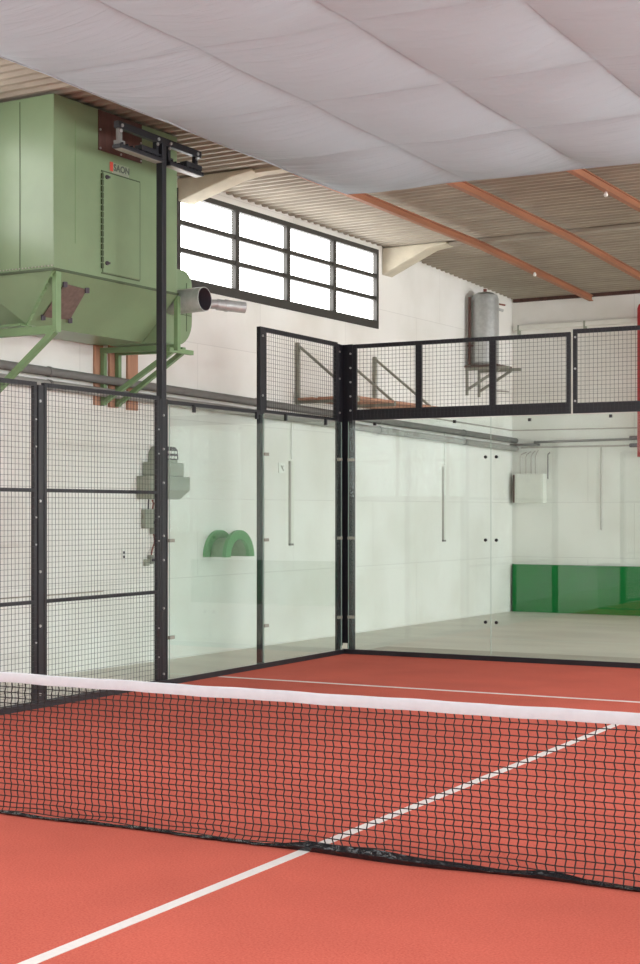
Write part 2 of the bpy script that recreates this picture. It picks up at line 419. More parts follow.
# ------------------------------------------------------------------ court
car = thing('sports_carpet', 'red sports carpet of the court with white painted lines', 'court surface', (5, 0, 0))
MB().box(.032, 10.0, -10, 9.968, -.012, 0).build('carpet', M['carpet'], car)
MB().box(4.967, 5.033, -6.95, 6.95+.2, 0, .003).build('centre_line', M['line'], car)
MB().box(.06, 9.94, 6.95-.035, 6.95+.035, 0, .0025).build('service_line', M['line'], car)

# net
net = thing('court_net', 'black court net with a white top tape across the red carpet', 'net', (5, 0, 0))
def ztop(x): return .835+.012*((x-5)/4.0)**2
mb = MB(); cell = .0495; x0n, x1n = .1, 9.9; nc = int((x1n-x0n)/cell); nr = 24
def npt(i, j):
    x = x0n+i*cell; zt = ztop(x)-.05
    f = j/nr; f = f**1.0
    zz = zt*(1-f)+.018*f+.0
    if f > .8: zz -= .010*math.sin((f-.8)/.2*PI)
    y = -.02*math.sin(f*PI)+.002*math.sin(x*4)
    if f > .9: zz += .004*math.sin(x*11+j); x += .004*math.sin(x*7+j*2)
    if f > .85: y -= (f-.85)*.25*(.6+.4*math.sin(x*3.1))
    x += (.0042 if j % 2 else -.0042)+.001*math.sin(j*.5+x*2)
    sagw = .002*math.sin(x*2.7+j*.5)*f
    zz += sagw*(1-f)*2
    return (x, y, zz)
G = [[npt(i, j) for j in range(nr+1)] for i in range(nc+1)]
for i in range(nc+1):
    for j in range(nr+1):
        if j < nr: mb.strand(G[i][j], G[i][j+1], .0052)
        if i < nc and j > 0: mb.strand(G[i][j], G[i+1][j], .0052)
mb.build('netting', M['net'], net)
mb = MB(); seg = [x0n+(x1n-x0n)*k/120 for k in range(121)]
prof_ = [(-.008, -.057), (-.012, -.03), (-.007, -.002), (0, .004), (.007, -.002), (.012, -.03), (.008, -.057)]
vs = []
for x in seg:
    wv = .0015*math.sin(x*7)+.001*math.sin(x*17)
    for dy, dz in prof_: vs.append((x, dy+wv*.5, ztop(x)+dz+wv))
k = len(prof_)
mb.add(vs, [(a*k+b, a*k+(b+1) % k, (a+1)*k+(b+1) % k, (a+1)*k+b) for a in range(len(seg)-1) for b in range(k)])
mb.build('headband', M['tape'], net, smooth=True)
# bottom cord and black skirt lying on the carpet
mb = MB(); sx = [x0n+(x1n-x0n)*k/400 for k in range(401)]
vs = []
for x in sx:
    h = .014+.038/(1+math.exp(-(x-4.95)/.06))/(1+math.exp((x-5.85)/.12))+.02*math.exp(-((x-6.35)/.22)**2)+.004*math.sin(x*13)
    yb = -.055-.035*math.exp(-((x-5.5)/.6)**2)+.012*math.sin(x*5.3)
    wr = .006*math.sin(x*61)+.005*math.sin(x*37)
    vs += [(x, yb, .002), (x, yb-.010+wr, .004+h*.5), (x, yb+.02, .004+h), (x, yb+.035-wr, .004+h*.6), (x, yb+.03, .002)]
mb.add(vs, [(a*5+b, a*5+(b+1) % 5, (a+1)*5+(b+1) % 5, (a+1)*5+b) for a in range(len(sx)-1) for b in range(5)])
mb.build('bottom_band', M['plastic'], net, smooth=True)

# ---- posts
def post(name, x0, x1, y0, y1, z1, label, boltpts=(), baxis='x', foot=True):
    root = thing(name, label, 'post', ((x0+x1)/2, (y0+y1)/2, 0), None, 'black steel posts of the court enclosure')
    MB().box(x0, x1, y0, y1, 0, z1).build('shaft', M['steel'], root, bevel=.004)
    if foot: MB().box(x0-.03, x1, y0-.04, y1+.04, -.01, .012).build('foot_plate', M['steel'], root)
    if boltpts: bolts(root, boltpts, baxis)
    return root
post('steel_post', -.05, -.005, 3.94, 4.015, 2.97, 'black steel post between the two wire mesh fence panels at left',
     [(-.005, 3.955, z) for z in (.12, .75, 1.25, 1.9, 2.82)])
post('steel_post', -.06, -.005, 7.945, 8.03, 3.935, 'tall black steel post between the two side glass panes', [(-.005, 7.985, 3.83), (-.005, 7.985, 3.14)])
post('corner_post', -.05, -.005, 9.865, 9.935, 3.92, 'left black corner post, on the side glass wall', [(-.005, 9.90, z) for z in (3.82, 3.48, 3.05)])
post('corner_post', .055, .125, 10.005, 10.09, 3.92, 'right black corner post, on the back glass wall', [(.10, 10.005, z) for z in (3.8, 3.62, 3.44, 3.26, 3.08)], '-y')
for yy in (1.93, -2.0, -3.95):
    post('steel_post', -.09, -.005, yy-.05, yy+.05, 2.97, {1.93: 'black steel post at the open side gate near the net, left of the frame', -2.0: 'black steel post beyond the net end, left of the frame', -3.95: 'black steel post of the nearer side fence, left of the frame'}[yy])

cps = [o for o in col.objects if o.name.startswith('corner_post')]
MB().box(-.05, -.02, 9.935, 10.015, .1, 3.92).build('corner_angle', M['steel'], cps[0])
MB().box(-.055, .055, 10.02, 10.085, .13, 3.92).build('corner_angle', M['steel'], cps[1])

# ---- wire mesh fence panels on the side
def fence_panel(y0, y1, label, z1=2.995):
    root = thing('mesh_fence_panel', label, 'mesh fence', (-.03, (y0+y1)/2, 0), None, 'wire mesh panels beside the court')
    X0, X1 = -.045, -.008
    MB().box(X0, X1, y0, y0+.04, .012, z1).box(X0, X1, y1-.04, y1, .012, z1).box(X0, X1, y0+.04, y1-.04, z1-.04, z1).box(X0, X1, y0+.04, y1-.04, .012, .06).build('frame', M['steel'], root)
    for z in (.972, 2.0):
        MB().box(X0, X1, y0+.04, y1-.04, z-.017, z+.017).build('crossbar', M['steel'], root)
    mb = MB(); wires(mb, y0+.01, y1-.01, .03, z1-.01, 'x', -.005); mb.build('wire_mesh', M['wire'], root)
    bolts(root, [(-.008, y1-.02, z) for z in (.3, .6, 1.5, 1.75, 2.4, 2.65)], 'x', .008, m=M['bolt'])
    return root
fence_panel(4.025, 5.90, 'black wire mesh fence panel between the plain post and the floodlight post')
fence_panel(1.985, 3.92, 'black wire mesh fence panel cut by the left edge of the photo')
fence_panel(-3.9, -2.05, 'black wire mesh fence panel on the near side of the net, left of the frame')

# ---- floodlight posts; three unseen ones are added to light the court
def flood_post(sx, yc, px, label, watts):
    # built for the post at x = 0, yc = 5.98 and moved / mirrored for the others (px = side line, sx = -1 mirrors)
    dy = yc-5.98
    fl = thing('floodlight_post', label, 'light post', (px-.05*sx, yc, 0), None, 'floodlight posts of the court')
    def T(mb, M4=None):
        if M4: mb.v = [tuple(M4 @ Vector(v)) for v in mb.v]
        mb.v = [(px+sx*v[0], v[1]+dy, v[2]) for v in mb.v]; return mb
    def bolt(parent, x, y, z, r):
        T(MB().tube([(x, y, z), (x+.012, y, z)], r, 8)).build('bolt', M['bolt'], parent)
    T(MB().box(-.08, -.005, 5.945, 6.025, 0, 5.62)).build('shaft', M['steel'], fl, bevel=.004)
    T(MB().box(-.05, -.006, 5.905, 5.935, 0.012, 2.97).box(-.05, -.006, 6.03, 6.05, 0.012, 2.97)).build('frame_flange', M['steel'], fl)
    T(MB().box(-.080, -.02, 5.20, 6.72, 5.62, 5.69)).build('crossbar', M['steel'], fl, bevel=.004)
    T(MB().box(-.14, -.005, 5.85, 6.1, -.01, .012)).build('foot_plate', M['steel'], fl)
    for z in (.12, .8, 1.3, 1.55, 2.1, 2.45, 2.8): bolt(fl, -.005, 5.965, z, .012)
    for (a, b) in ((5.19, 5.95), (6.07, 6.71)):
        c = (a+b)/2
        R = Matrix.Translation((0, 0, 5.435)) @ Matrix.Rotation(math.radians(-2), 4, 'Y')
        h = T(MB().box(-.090, .015, a, b, -.018, .022), R).build('floodlight', M['steel'], fl, bevel=.006)
        T(MB().box(-.078, .003, a+.03, b-.03, -.024, -.017), R).build('lens', M['lens'], h)
        T(MB().box(-.07, .02, c-.02, c+.28, .03, .085), R).build('driver', M['steel'], h, bevel=.005)
        ends = (a+.07, b-.05) if a < 5.5 else (a+.05, b-.07)
        for k, yy in enumerate(ends):
            far = (k == 0) == (a < 5.5)
            T(MB().box(-.075, -.035, yy-.025, yy+.025, 5.445, 5.63).box(-.09, -.015, yy-.045, yy+.045, 5.445, 5.50)).build('hanger', M['pipe'] if far and a < 5.5 else M['steel'], h)
            for z in (5.65, 5.60, 5.47): bolt(h, -.02 if z > 5.63 else -.034, yy, z, .018)
        for t in range(9):
            y = a+.05+t*(b-a-.1)/8; T(MB().box(-.085, .01, y-.004, y+.004, 5.445, 5.475)).build('cooling_fin', M['steel'], h)
        if watts:  # only the added posts are lit
            l = bpy.data.lights.new('lamp', 'AREA'); l.shape = 'RECTANGLE'; l.size = .12; l.size_y = b-a-.08; l.energy = watts; l.color = (.95, .98, 1)
            lo = bpy.data.objects.new('lamp', l); col.objects.link(lo); lo.location = (px-.035*sx, c+dy, 5.398)
            lo.rotation_euler = (0, math.radians(-14)*sx, 0)
flood_post(1, 5.98, 0, 'tall black post carrying a crossbar with two flat floodlights', 0)
flood_post(-1, 5.98, 10, 'floodlight post on the far right side of the court, outside the frame', FILL_LAMP[0])
flood_post(-1, -5.98, 10, 'floodlight post on the near right side of the court, outside the frame', FILL_LAMP[1])
flood_post(1, -5.98, 0, 'floodlight post on the near left side of the court, outside the frame', FILL_LAMP[2])

# ---- glass
def glass_panel(axis, u0, u1, z0, z1, label, clips):
    root = thing('glass_panel', label, 'glass wall', ((.008, (u0+u1)/2, 0) if axis == 'x' else ((u0+u1)/2, 9.992, 0)), None, 'clear glass panes around the court')
    mb = MB()
    if axis == 'x': mb.box(.002, .014, u0, u1, z0, z1)
    else: mb.box(u0, u1, 9.986, 9.998, z0, z1)
    # edges get the denser green look of cut glass
    big = 3 if axis == 'x' else 2
    faces = [0, 1, 2, 4] if axis == 'x' else [0, 1, 3, 5]
    for k in faces: mb.mi[k] = 1
    mb.build('pane', [M['glass'], M['glassedge']], root)
    for (u, z, kind) in clips:
        q = MB()
        if kind == 'bolt':
            if axis == 'x': q.tube([(.014, u, z), (.03, u, z)], .022, 12)
            else: q.tube([(u, 9.986, z), (u, 9.972, z)], .02, 12)
            q.build('glass_bolt', M['steel'], root)
        elif kind == 'clip':
            if axis == 'x': q.box(-.004, .026, u-.016, u+.016, z-.04, z+.04)
            else: q.box(u-.016, u+.016, 9.974, 10.004, z-.018, z+.018)
            q.build('clip', M['steel'], root)
        else:
            if axis == 'x': q.box(-.004, .028, u-.04, u+.05, z-.018, z+.018)
            else: q.box(u-.05, u+.04, 9.972, 10.004, z-.018, z+.018)
            q.build('clamp', M['arm'], root)
    return root
glass_panel('x', 6.055, 7.98, .065, 2.915, 'clear side glass pane beside the floodlight post, green pulley behind it',
            [(6.08, 1.50, 'c'), (6.08, .49, 'c'), (6.52, 2.90, 'clip'), (7.83, 2.90, 'clip')])
glass_panel('x', 7.995, 9.93, .065, 2.93, 'clear side glass pane between the tall post and the court corner',
            [(8.03, 2.465, 'c'), (8.03, 1.474, 'c'), (8.03, .483, 'c'), (9.87, 2.46, 'c'), (9.87, 1.466, 'c'), (9.87, .466, 'c'), (8.5, 2.915, 'clip'), (9.5, 2.915, 'clip')])
glass_panel('y', .075, 2.005, .065, 2.94, 'clear back glass pane next to the court corner, left of the glass joint',
            [(.12, 2.455, 'c'), (.12, 1.466, 'c'), (.12, .466, 'c'), (1.945, 2.46, 'bolt'), (1.945, 1.457, 'bolt'), (1.945, .465, 'bolt'), (1.536, 2.90, 'clip'), (.45, 2.90, 'clip')])
glass_panel('y', 2.013, 3.98, .065, 2.94, 'clear back glass pane right of the glass joint, green board behind it',
            [(2.085, 2.46, 'bolt'), (2.085, 1.457, 'bolt'), (2.085, .465, 'bolt'), (2.505, 2.895, 'clip'), (3.5, 2.91, 'clip')])
glass_panel('y', 3.988, 5.98, .065, 2.94, 'third back glass pane, just beyond the right edge of the photo', [])

# rails
tag(MB().box(.0, .03, 1.9, 9.96, -.010, .055).build('base_rail', M['steel'], loc=(0, 6, 0)), 'black base rail under the side fence and side glass', 'rail')
tag(MB().box(.0, 8, 9.97, 10.0, -.010, .06).build('base_rail', M['steel'], loc=(4, 10, 0)), 'black base rail under the back glass wall', 'rail')
tag(MB().box(-.05, -.004, 6.055, 7.94, 2.925, 2.965).build('top_rail', M['steel'], loc=(0, 7, 2.94)), 'thin black rail over the side glass pane by the floodlight post', 'rail')

# upper mesh panels
def upper_panel(axis, u0, u1, z0, z1, bot, mids, label, boltz=()):
    root = thing('upper_mesh_panel', label, 'mesh fence', ((-.03, (u0+u1)/2, z0) if axis == 'x' else ((u0+u1)/2, 10.03, z0)), None, 'wire mesh panels above the glass')
    def bx(mb, a, b, c, d):
        return mb.box(-.05, -.008, a, b, c, d) if axis == 'x' else mb.box(a, b, 10.008, 10.05, c, d)
    f = MB(); bx(f, u0, u0+.045, z0, z1); bx(f, u1-.045, u1, z0, z1); bx(f, u0+.045, u1-.045, z1-.05, z1); bx(f, u0+.045, u1-.045, z0, z0+bot)
    f.build('frame', M['steel'], root)
    for u in mids:
        q = MB(); bx(q, u-.04, u+.04, z0+bot, z1-.05); q.build('stiffener', M['steel'], root)
    mb = MB(); wires(mb, u0, u1, z0+.02, z1, axis, -.006 if axis == 'x' else 10.005); mb.build('wire_mesh', M['wire'], root)
    if boltz:
        if axis == 'x': bolts(root, [(-.008, u0+.02, z) for z in boltz], 'x')
        else: bolts(root, [(u0+.03, 10.008, z) for z in boltz], '-y')
    return root
upper_panel('x', 8.035, 9.86, 2.945, 3.935, .035, [], 'small black wire mesh panel over the side glass near the corner')
upper_panel('y', .13, 3.0, 2.955, 3.915, .135, [1.04, 2.02], 'long black wire mesh panel over the back glass, from corner to double upright')
upper_panel('y', 3.035, 6.0, 2.955, 3.945, .12, [5.0], 'black wire mesh panel over the back glass, cut by the right edge', (3.85, 3.48, 3.1))

# ------------------------------------------------------------------ filter unit on the left wall (building frame)
fu = thing('filter_unit', 'big green sheet metal filter unit hung high on the left wall', 'ventilation unit', (.6, -3.1, 3.65), 'B')
BX0, BX1, BY0, BY1, BZ0, BZ1 = .08, 1.2, -4.144, -2.085, 4.195, 5.93
body = MB().box(BX0, BX1, BY0, BY1, BZ0, BZ1).build('casing', M['green'], fu, bevel=.01)
MB().box(.755, .763, BY0-.004, BY0+.002, BZ0, BZ1-.03).build('panel_joint', M['greendk'], body)
MB().box(BX1-.002, BX1+.003, BY0+.32, BY0+.328, BZ0+.3, BZ1-.2).build('panel_joint', M['green2'], body)
# flange around the bottom with rivets
MB().box(BX0, BX1+.018, BY0-.018, BY1, BZ0-.012, BZ0+.012).build('flange', M['greendk'], fu)
for t in range(26): MB().box(.12+t*.042, .132+t*.042, BY0-.010, BY0, BZ0+.03, BZ0+.042).build('rivet', M['pipelt'], body)
# access door
dr = MB().box(BX1, BX1+.018, -3.396, -2.784, 4.262, 5.295).build('door', M['green'], fu, bevel=.004)
MB().box(BX1+.0005, BX1+.006, -3.41, -2.77, 4.248, 4.262).box(BX1+.0005, BX1+.012, -3.41, -2.77, 5.295, 5.31).box(BX1+.0005, BX1+.012, -2.784, -2.768, 4.262, 5.295).build('door_gap', M['greendk'], dr)
hg = MB()
for t in range(15): hg.box(BX1+.004, BX1+.022, -3.42, -3.392, 4.30+t*.066, 4.30+t*.066+.052)
hg.build('hinge', M['greendk'], dr)
for z in (4.362, 5.248):
    k = MB().tube([(BX1+.018, -3.345, z), (BX1+.035, -3.345, z)], .022, 10).build('latch', M['dark'], dr)
    MB().box(BX1+.035, BX1+.05, -3.352, -3.32, z-.01, z+.01).build('latch_key', M['dark'], k)
# brown board near the top with screws
bp = MB().box(BX1, BX1+.012, -3.461, -2.74, 5.51, 5.92).build('cover_board', M['brown'], fu)
for y in (-3.44, -3.1, -2.76):
    for z in (5.53, 5.72): MB().tube([(BX1+.012, y, z), (BX1+.02, y, z)], .012, 8).build('screw', M['bolt'], bp)
# name plate
bd = MB().box(BX1, BX1+.006, -3.245, -2.955, 5.315, 5.425).build('badge', mat('badge_plate', srgb(150, 164, 138), .5), fu)
MB().box(BX1+.006, BX1+.009, -3.275, -3.225, 5.33, 5.425).build('badge_mark', mat('badge_red', srgb(206, 78, 62), .5), bd)
cu = bpy.data.curves.new('badge_text', 'FONT'); cu.body = 'SAON'; cu.size = .095; cu.extrude = .001; cu.space_character = 1.05; cu.offset = .003
to = bpy.data.objects.new('tmp', cu); col.objects.link(to); bpy.context.view_layer.update()
me = bpy.data.meshes.new_from_object(to.evaluated_get(bpy.context.evaluated_depsgraph_get())); bpy.data.objects.remove(to)
me.transform(Matrix.Rotation(PI/2, 4, 'X')); me.transform(Matrix.Rotation(PI/2, 4, 'Z'))
me.materials.clear(); me.materials.append(mat('badge_letters', srgb(84, 92, 84), .5))
tx = bpy.data.objects.new('lettering', me); col.objects.link(tx); tx.parent = bd
L0 = Vector(ROOTLOC[fu.name]); tx.location = Vector((BX1+.008, -3.215, 5.345))-L0
MB().box(BX1+.006, BX1+.008, -3.215, -2.97, 5.322, 5.338).build('lettering_line', M['greyg'], bd)
# hopper
hz = 3.69
H0 = [(BX0, BY0, BZ0-.012), (BX1, BY0, BZ0-.012), (BX1, BY1, BZ0-.012), (BX0, BY1, BZ0-.012)]
H1 = [(.12, -3.80, hz), (.72, -3.99, hz), (.72, BY1, hz), (.12, BY1, hz)]
hop = MB().add(H0+H1, [(0, 1, 5, 4), (1, 2, 6, 5), (2, 3, 7, 6), (3, 0, 4, 7), (4, 5, 6, 7), (3, 2, 1, 0)]).build('hopper', M['green'], fu)
a = Vector(H0[1]); b = Vector(H1[1])
mb = MB().bar(a, b, .05, .012, up=(1, -.6, .3))
for t in range(1, 9): p = a.lerp(b, t/9)+Vector((.012, -.012, 0)); mb.box(p.x-.012, p.x+.012, p.y-.012, p.y+.012, p.z-.012, p.z+.012)
mb.build('corner_strip', M['green2'], hop)
MB().box(.42, .70, -4.06, -3.9, hz-.015, hz+.01).build('discharge_flange', M['green2'], hop)
# dark repair plate on the front slope
def onslope(s, t):   # s along Y 0..1, t down 0..1 on the front slope of the hopper
    p = Vector(H0[1]).lerp(Vector(H0[2]), s); q = Vector(H1[1]).lerp(Vector(H1[2]), s); return p.lerp(q, t)
nrm = Vector((.493, 0, -.48)).normalized()
def slab(mb, quad, t0, t1):
    A = [Vector(p)+nrm*t0 for p in quad]; B = [Vector(p)+nrm*t1 for p in quad]
    mb.add(A+B, [(0, 1, 2, 3), (7, 6, 5, 4), (0, 4, 5, 1), (1, 5, 6, 2), (2, 6, 7, 3), (3, 7, 4, 0)])
pt = MB(); Q = [Vector(q) for q in ((1.115, -3.893, 4.095), (1.102, -3.533, 4.081), (.829, -3.475, 3.798), (.816, -3.88, 3.785))]
slab(pt, Q, .002, .016)
pt = pt.build('repair_plate', M['rust'], fu)
for c in Q:
    q = MB(); c = Vector(c); slab(q, [c+Vector((0, -.03, .02)), c+Vector((0, .03, .03)), c+Vector((0, .03, -.02)), c+Vector((0, -.03, -.03))], .016, .03); q.build('toggle', M['dark'], pt)
# fan housing at the far end
prof = []
def arc(cy, cz, r, a0, a1, n=8): return [(cy+r*math.cos(a0+(a1-a0)*i/n), cz+r*math.sin(a0+(a1-a0)*i/n)) for i in range(n+1)]
prof = [(-2.08, 3.68)]+arc(-1.78, 3.98, .30, -PI/2, 0)+[(-1.48, 4.32)]+arc(-1.66, 4.36, .18, 0, PI/2)+[(-2.08, 4.54)]
fh = MB().prism(prof, 'x', .25, .97).build('fan_housing', M['green'], fu, bevel=.008)
MB().box(.968, .974, -2.05, -1.50, 4.03, 4.037).box(.968, .974, -1.60, -1.59, 3.85, 4.4).build('seam', M['greendk'], fh)
# duct stub with open end
ring = []
def ringduct(p, q, r, t, name, m, parent, inner=M['dark'], n=28):
    p = Vector(p); q = Vector(q); d = (q-p).normalized(); u = Vector((0, 0, 1)); a = d.cross(u).normalized(); b = a.cross(d)
    vs = []
    for c, rr in ((p, r), (q, r), (q, r-t), (p.lerp(q, .35), r-t)):
        for i in range(n): th = 2*PI*i/n; vs.append(c+a*math.cos(th)*rr+b*math.sin(th)*rr)
    mb = MB(); fs = []
    for k in range(3):
        for i in range(n): j = (i+1) % n; fs.append((k*n+i, k*n+j, (k+1)*n+j, (k+1)*n+i))
    mb.add(vs, fs[:2*n], 0); o = len(mb.v); mb.add(vs, fs[2*n:]+[tuple(3*n+i for i in range(n))], 1)
    return mb.build(name, [m, inner], parent, smooth=True)
ringduct((.97, -1.90, 4.14), (1.44, -1.90, 4.15), .135, .008, 'duct_stub', M['galv'], fu)
sp = MB().tube([(.97, -1.68, 4.16), (1.18, -1.66, 4.15), (1.27, -1.60, 4.145), (1.36, -1.50, 4.14)], .055, 20).build('spigot', M['galv'], fu, smooth=True)
ringduct((1.34, -1.525, 4.14), (1.55, -1.265, 4.12), .064, .006, 'spigot_pipe', M['galv'], sp)
MB().tube([(1.40, -1.45, 4.134), (1.42, -1.425, 4.132)], .07, 20).build('clamp_ring', M['galv'], sp, smooth=True)

# support frame of the unit
sf = thing('support_frame', 'green steel wall brackets carrying the filter unit', 'bracket', (0, -3, 3.0), 'B')
def lbar(p, q, w=.055): return MB().bar(p, q, w, .012).bar((p[0], p[1]+w/2, p[2]-w/2), (q[0], q[1]+w/2, q[2]-w/2), .012, w)
for Y, XE in ((-1.95, 1.08), (-1.68, 1.0)):
    MB().bar((.06, Y, 3.02), (.06, Y, 3.68), .055, .05).build('wall_leg', M['green2'], sf)
    MB().bar((.03, Y, 3.65), (XE, Y, 3.63), .06, .06).build('arm', M['green2'], sf)
    MB().bar((.06, Y, 3.05), (XE-.03, Y, 3.60), .05, .05).build('brace', M['green2'], sf)
MB().bar((1.05, -2.06, 3.60), (1.05, -1.60, 3.60), .05, .05).build('tie_bar', M['green2'], sf)
MB().bar((1.18, -2.06, 3.58), (1.18, -2.06, 4.18), .055, .05).build('upright', M['green2'], sf)
MB().bar((.06, -4.07, 2.75), (.06, -4.07, 3.64), .07, .06).build('wall_leg', M['green2'], sf)
MB().bar((.03, -4.07, 3.61), (1.16, -4.07, 3.61), .06, .08).build('arm', M['green2'], sf)
MB().bar((.06, -4.08, 2.78), (1.15, -4.08, 3.59), .06, .055).build('brace', M['green2'], sf)
MB().bar((1.18, -4.08, 3.58), (1.18, -4.08, 4.18), .075, .05).build('upright', M['green2'], sf)
# planks behind the bracket
for (y0, y1, z0, lab) in ((-2.068, -1.92, 3.02, 'left of the three orange wooden planks on the wall behind the green bracket'),
                          (-1.80, -1.64, 3.01, 'middle of the three orange wooden planks on the wall behind the green bracket'),
                          (-1.46, -1.267, 3.0, 'right of the three orange wooden planks on the wall behind the green bracket')):
    tag(MB().box(0.002, .03, y0, y1, z0, 4.1).build('wooden_plank', M['wood'], frame='B', loc=(0, (y0+y1)/2, z0)), lab, 'plank', 'wooden planks behind the bracket')

# ------------------------------------------------------------------ wall services
def pz(Y): return 3.275-.0195*Y*1.0
def wall_pipe(z_off, r, m, label, y0=-9, y1=9.8, clampz=True):
    root = thing('wall_pipe', label, 'pipe', (.09, 0, pz(0)+z_off), 'B', 'grey pipes along the left wall')
    MB().tube([(.105, y0, pz(y0)+z_off), (.105, y1, pz(y1)+z_off)], r, 14).build('tube', m, root, smooth=True)
    for Y in (-2.95, 1.2, 4.6, 7.6):
        MB().tube([(.105, Y-.02, pz(Y)+z_off), (.105, Y+.02, pz(Y)+z_off)], r+.008, 14).box(0, .105, Y-.015, Y+.015, pz(Y)+z_off-.02, pz(Y)+z_off+.02).build('pipe_clip', M['pipe'], root)
    return root
wall_pipe(-.005, .05, M['pipe'], 'upper dark grey pipe running along the left wall under the window')
wall_pipe(-.15, .052, M['pipemid'], 'lower paler grey pipe running along the left wall under the window')

def tagged_tube(name, path, r, m, label, cat, group=None):
    return tag(MB().tube(path, r, 10).build(name, m, frame='B', loc=path[0], smooth=True), label, cat, group)
YB = 9.88
tagged_tube('cable_conduit', [(.03, 6.2, 3.33), (.03, YB-.03, 3.27), (4.5, YB-.03, 3.24)], .012, M['pipelt'], 'thin upper conduit turning the far corner above the pipes', 'conduit')
tagged_tube('service_pipe', [(.45, YB-.06, 3.045), (4.6, YB-.06, 3.08)], .022, M['pipe'], 'upper of two thin grey pipes on the back wall', 'pipe')
tagged_tube('service_pipe', [(.20, YB-.06, 2.955), (4.6, YB-.06, 2.945)], .016, M['pipelt'], 'lower of two thin grey pipes on the back wall', 'pipe')
tag(MB().box(.02, .55, YB-.16, YB-.02, 2.98, 3.02).build('cable_tray', M['pipe'], frame='B', loc=(.3, YB-.1, 3)), 'short dark tray where the wall pipes reach the far corner', 'cable tray')
bt = thing('back_duct', 'long pale square duct high on the back wall below the roof', 'duct', (2, YB, 5.1), 'B')
MB().box(.06, 6, YB-.09, YB-.002, 5.075, 5.165).build('casing', M['cream'], bt, bevel=.01)
for X in (.14, 1.4, 2.9): MB().box(X, X+.03, YB-.1, YB, 5.0, 5.17).build('bracket', M['greyg'], bt)
# cabinet
cab = thing('electrical_cabinet', 'cream electrical cabinet with conduits on the back wall near the corner', 'cabinet', (.35, YB, 1.95), 'B')
MB().box(.12, .67, YB-.18, YB-.002, 1.955, 2.475).build('body', M['cream'], cab, bevel=.008)
MB().box(.15, .64, YB-.192, YB-.18, 1.985, 2.445).build('door', M['cream'], cab, bevel=.004)
MB().box(.09, .12, YB-.17, YB-.01, 1.96, 2.46).build('side_strip', M['brown'], cab)
for i, X in enumerate((.18, .29, .39, .47)):
    e = .12-.02*i
    MB().tube([(X, YB-.05, 2.475), (X, YB-.05, 2.78), (X+.02, YB-.05, 2.83), (X+e, YB-.05, 2.87+.01*i)], .009, 8).build('conduit', M['pipelt'], cab, smooth=True)
tagged_tube('cable_conduit', [(.70, YB-.02, 2.38), (.70, YB-.02, 2.82), (.74, YB-.02, 2.86)], .010, M['pipe'], 'short hooked conduit right beside the cream cabinet', 'conduit')
tagged_tube('cable_conduit', [(1.70, YB-.02, 1.47), (1.70, YB-.02, 2.93)], .012, M['pipelt'], 'thin vertical conduit on the back wall above the green board', 'conduit')
tag(MB().tube([(2.53, YB-.21, 2.74), (2.53, YB-.21, 5.30), (2.53, YB-.21, 5.36), (2.53, YB-.21, 5.39)], [.10, .10, .08, .04], 20).box(2.49, 2.57, YB-.16, YB-.002, 3.3, 3.36).box(2.49, 2.57, YB-.16, YB-.002, 4.9, 4.96).build('red_pipe', M['red'], frame='B', loc=(2.5, YB-.16, 2.74), smooth=True),
    'tall red pipe on the back wall at the right edge of the photo', 'pipe')
for z in (3.08, 2.95): tag(MB().tube([(2.24, YB-.06, z), (2.38, YB-.06, z)], .034, 12).build('pipe_fitting', M['dark'], frame='B', loc=(2.3, YB-.06, z)), ('upper' if z > 3 else 'lower')+' dark pipe fitting left of the red pipe', 'pipe fitting')
# green board
gb = thing('green_board', 'glossy green board standing along the foot of the back wall', 'board', (3, YB-.1, 0), 'B')
MB().box(.06, 9, YB-.10, YB-.07, -.012, .845).build('sheet', M['greenpanel'], gb)
MB().box(.04, .062, YB-.105, YB-.065, -.012, .85).build('edge_strip', mat('green_edge', srgb(24, 96, 48), .5), gb)

# vertical conduits on the left wall
for (Y, zt, zb, lab) in ((2.207, 3.08, 1.36, 'grey wall switch conduit behind the side glass next to the small white sign'), (7.02, 3.12, 1.33, 'grey wall switch conduit behind the back glass, left of the joint')):
    r = thing('wall_conduit', lab, 'conduit', (.02, Y, zb), 'B', 'vertical conduits on the left wall')
    MB().tube([(.02, Y+.02, zt-.55), (.02, Y+.02, zt)], .012, 8).build('thin_tube', M['white'], r, smooth=True)
    MB().box(.0, .03, Y-.02, Y+.045, zb, zt-.58).build('channel', M['cream'], r, bevel=.006)
    MB().box(.0, .032, Y-.04, Y-.02, zb, zt-.58).build('channel_edge', M['pipelt'], r)
    MB().box(.0, .035, Y-.04, Y+.045, zb-.03, zb).build('end_cap', M['pipe'], r)
sg = thing('wall_sign', 'small white square sign on the left wall behind the side glass', 'sign', (.0, 1.97, 2.4), 'B')
MB().box(.0, .012, 1.90, 2.06, 2.33, 2.47).build('plate', M['white'], sg)
MB().bar((.014, 1.95, 2.43), (.014, 2.02, 2.36), .02, .003, up=(1, 0, 0)).bar((.014, 2.01, 2.43), (.014, 1.97, 2.39), .015, .003, up=(1, 0, 0)).build('mark', M['greyg'], sg)

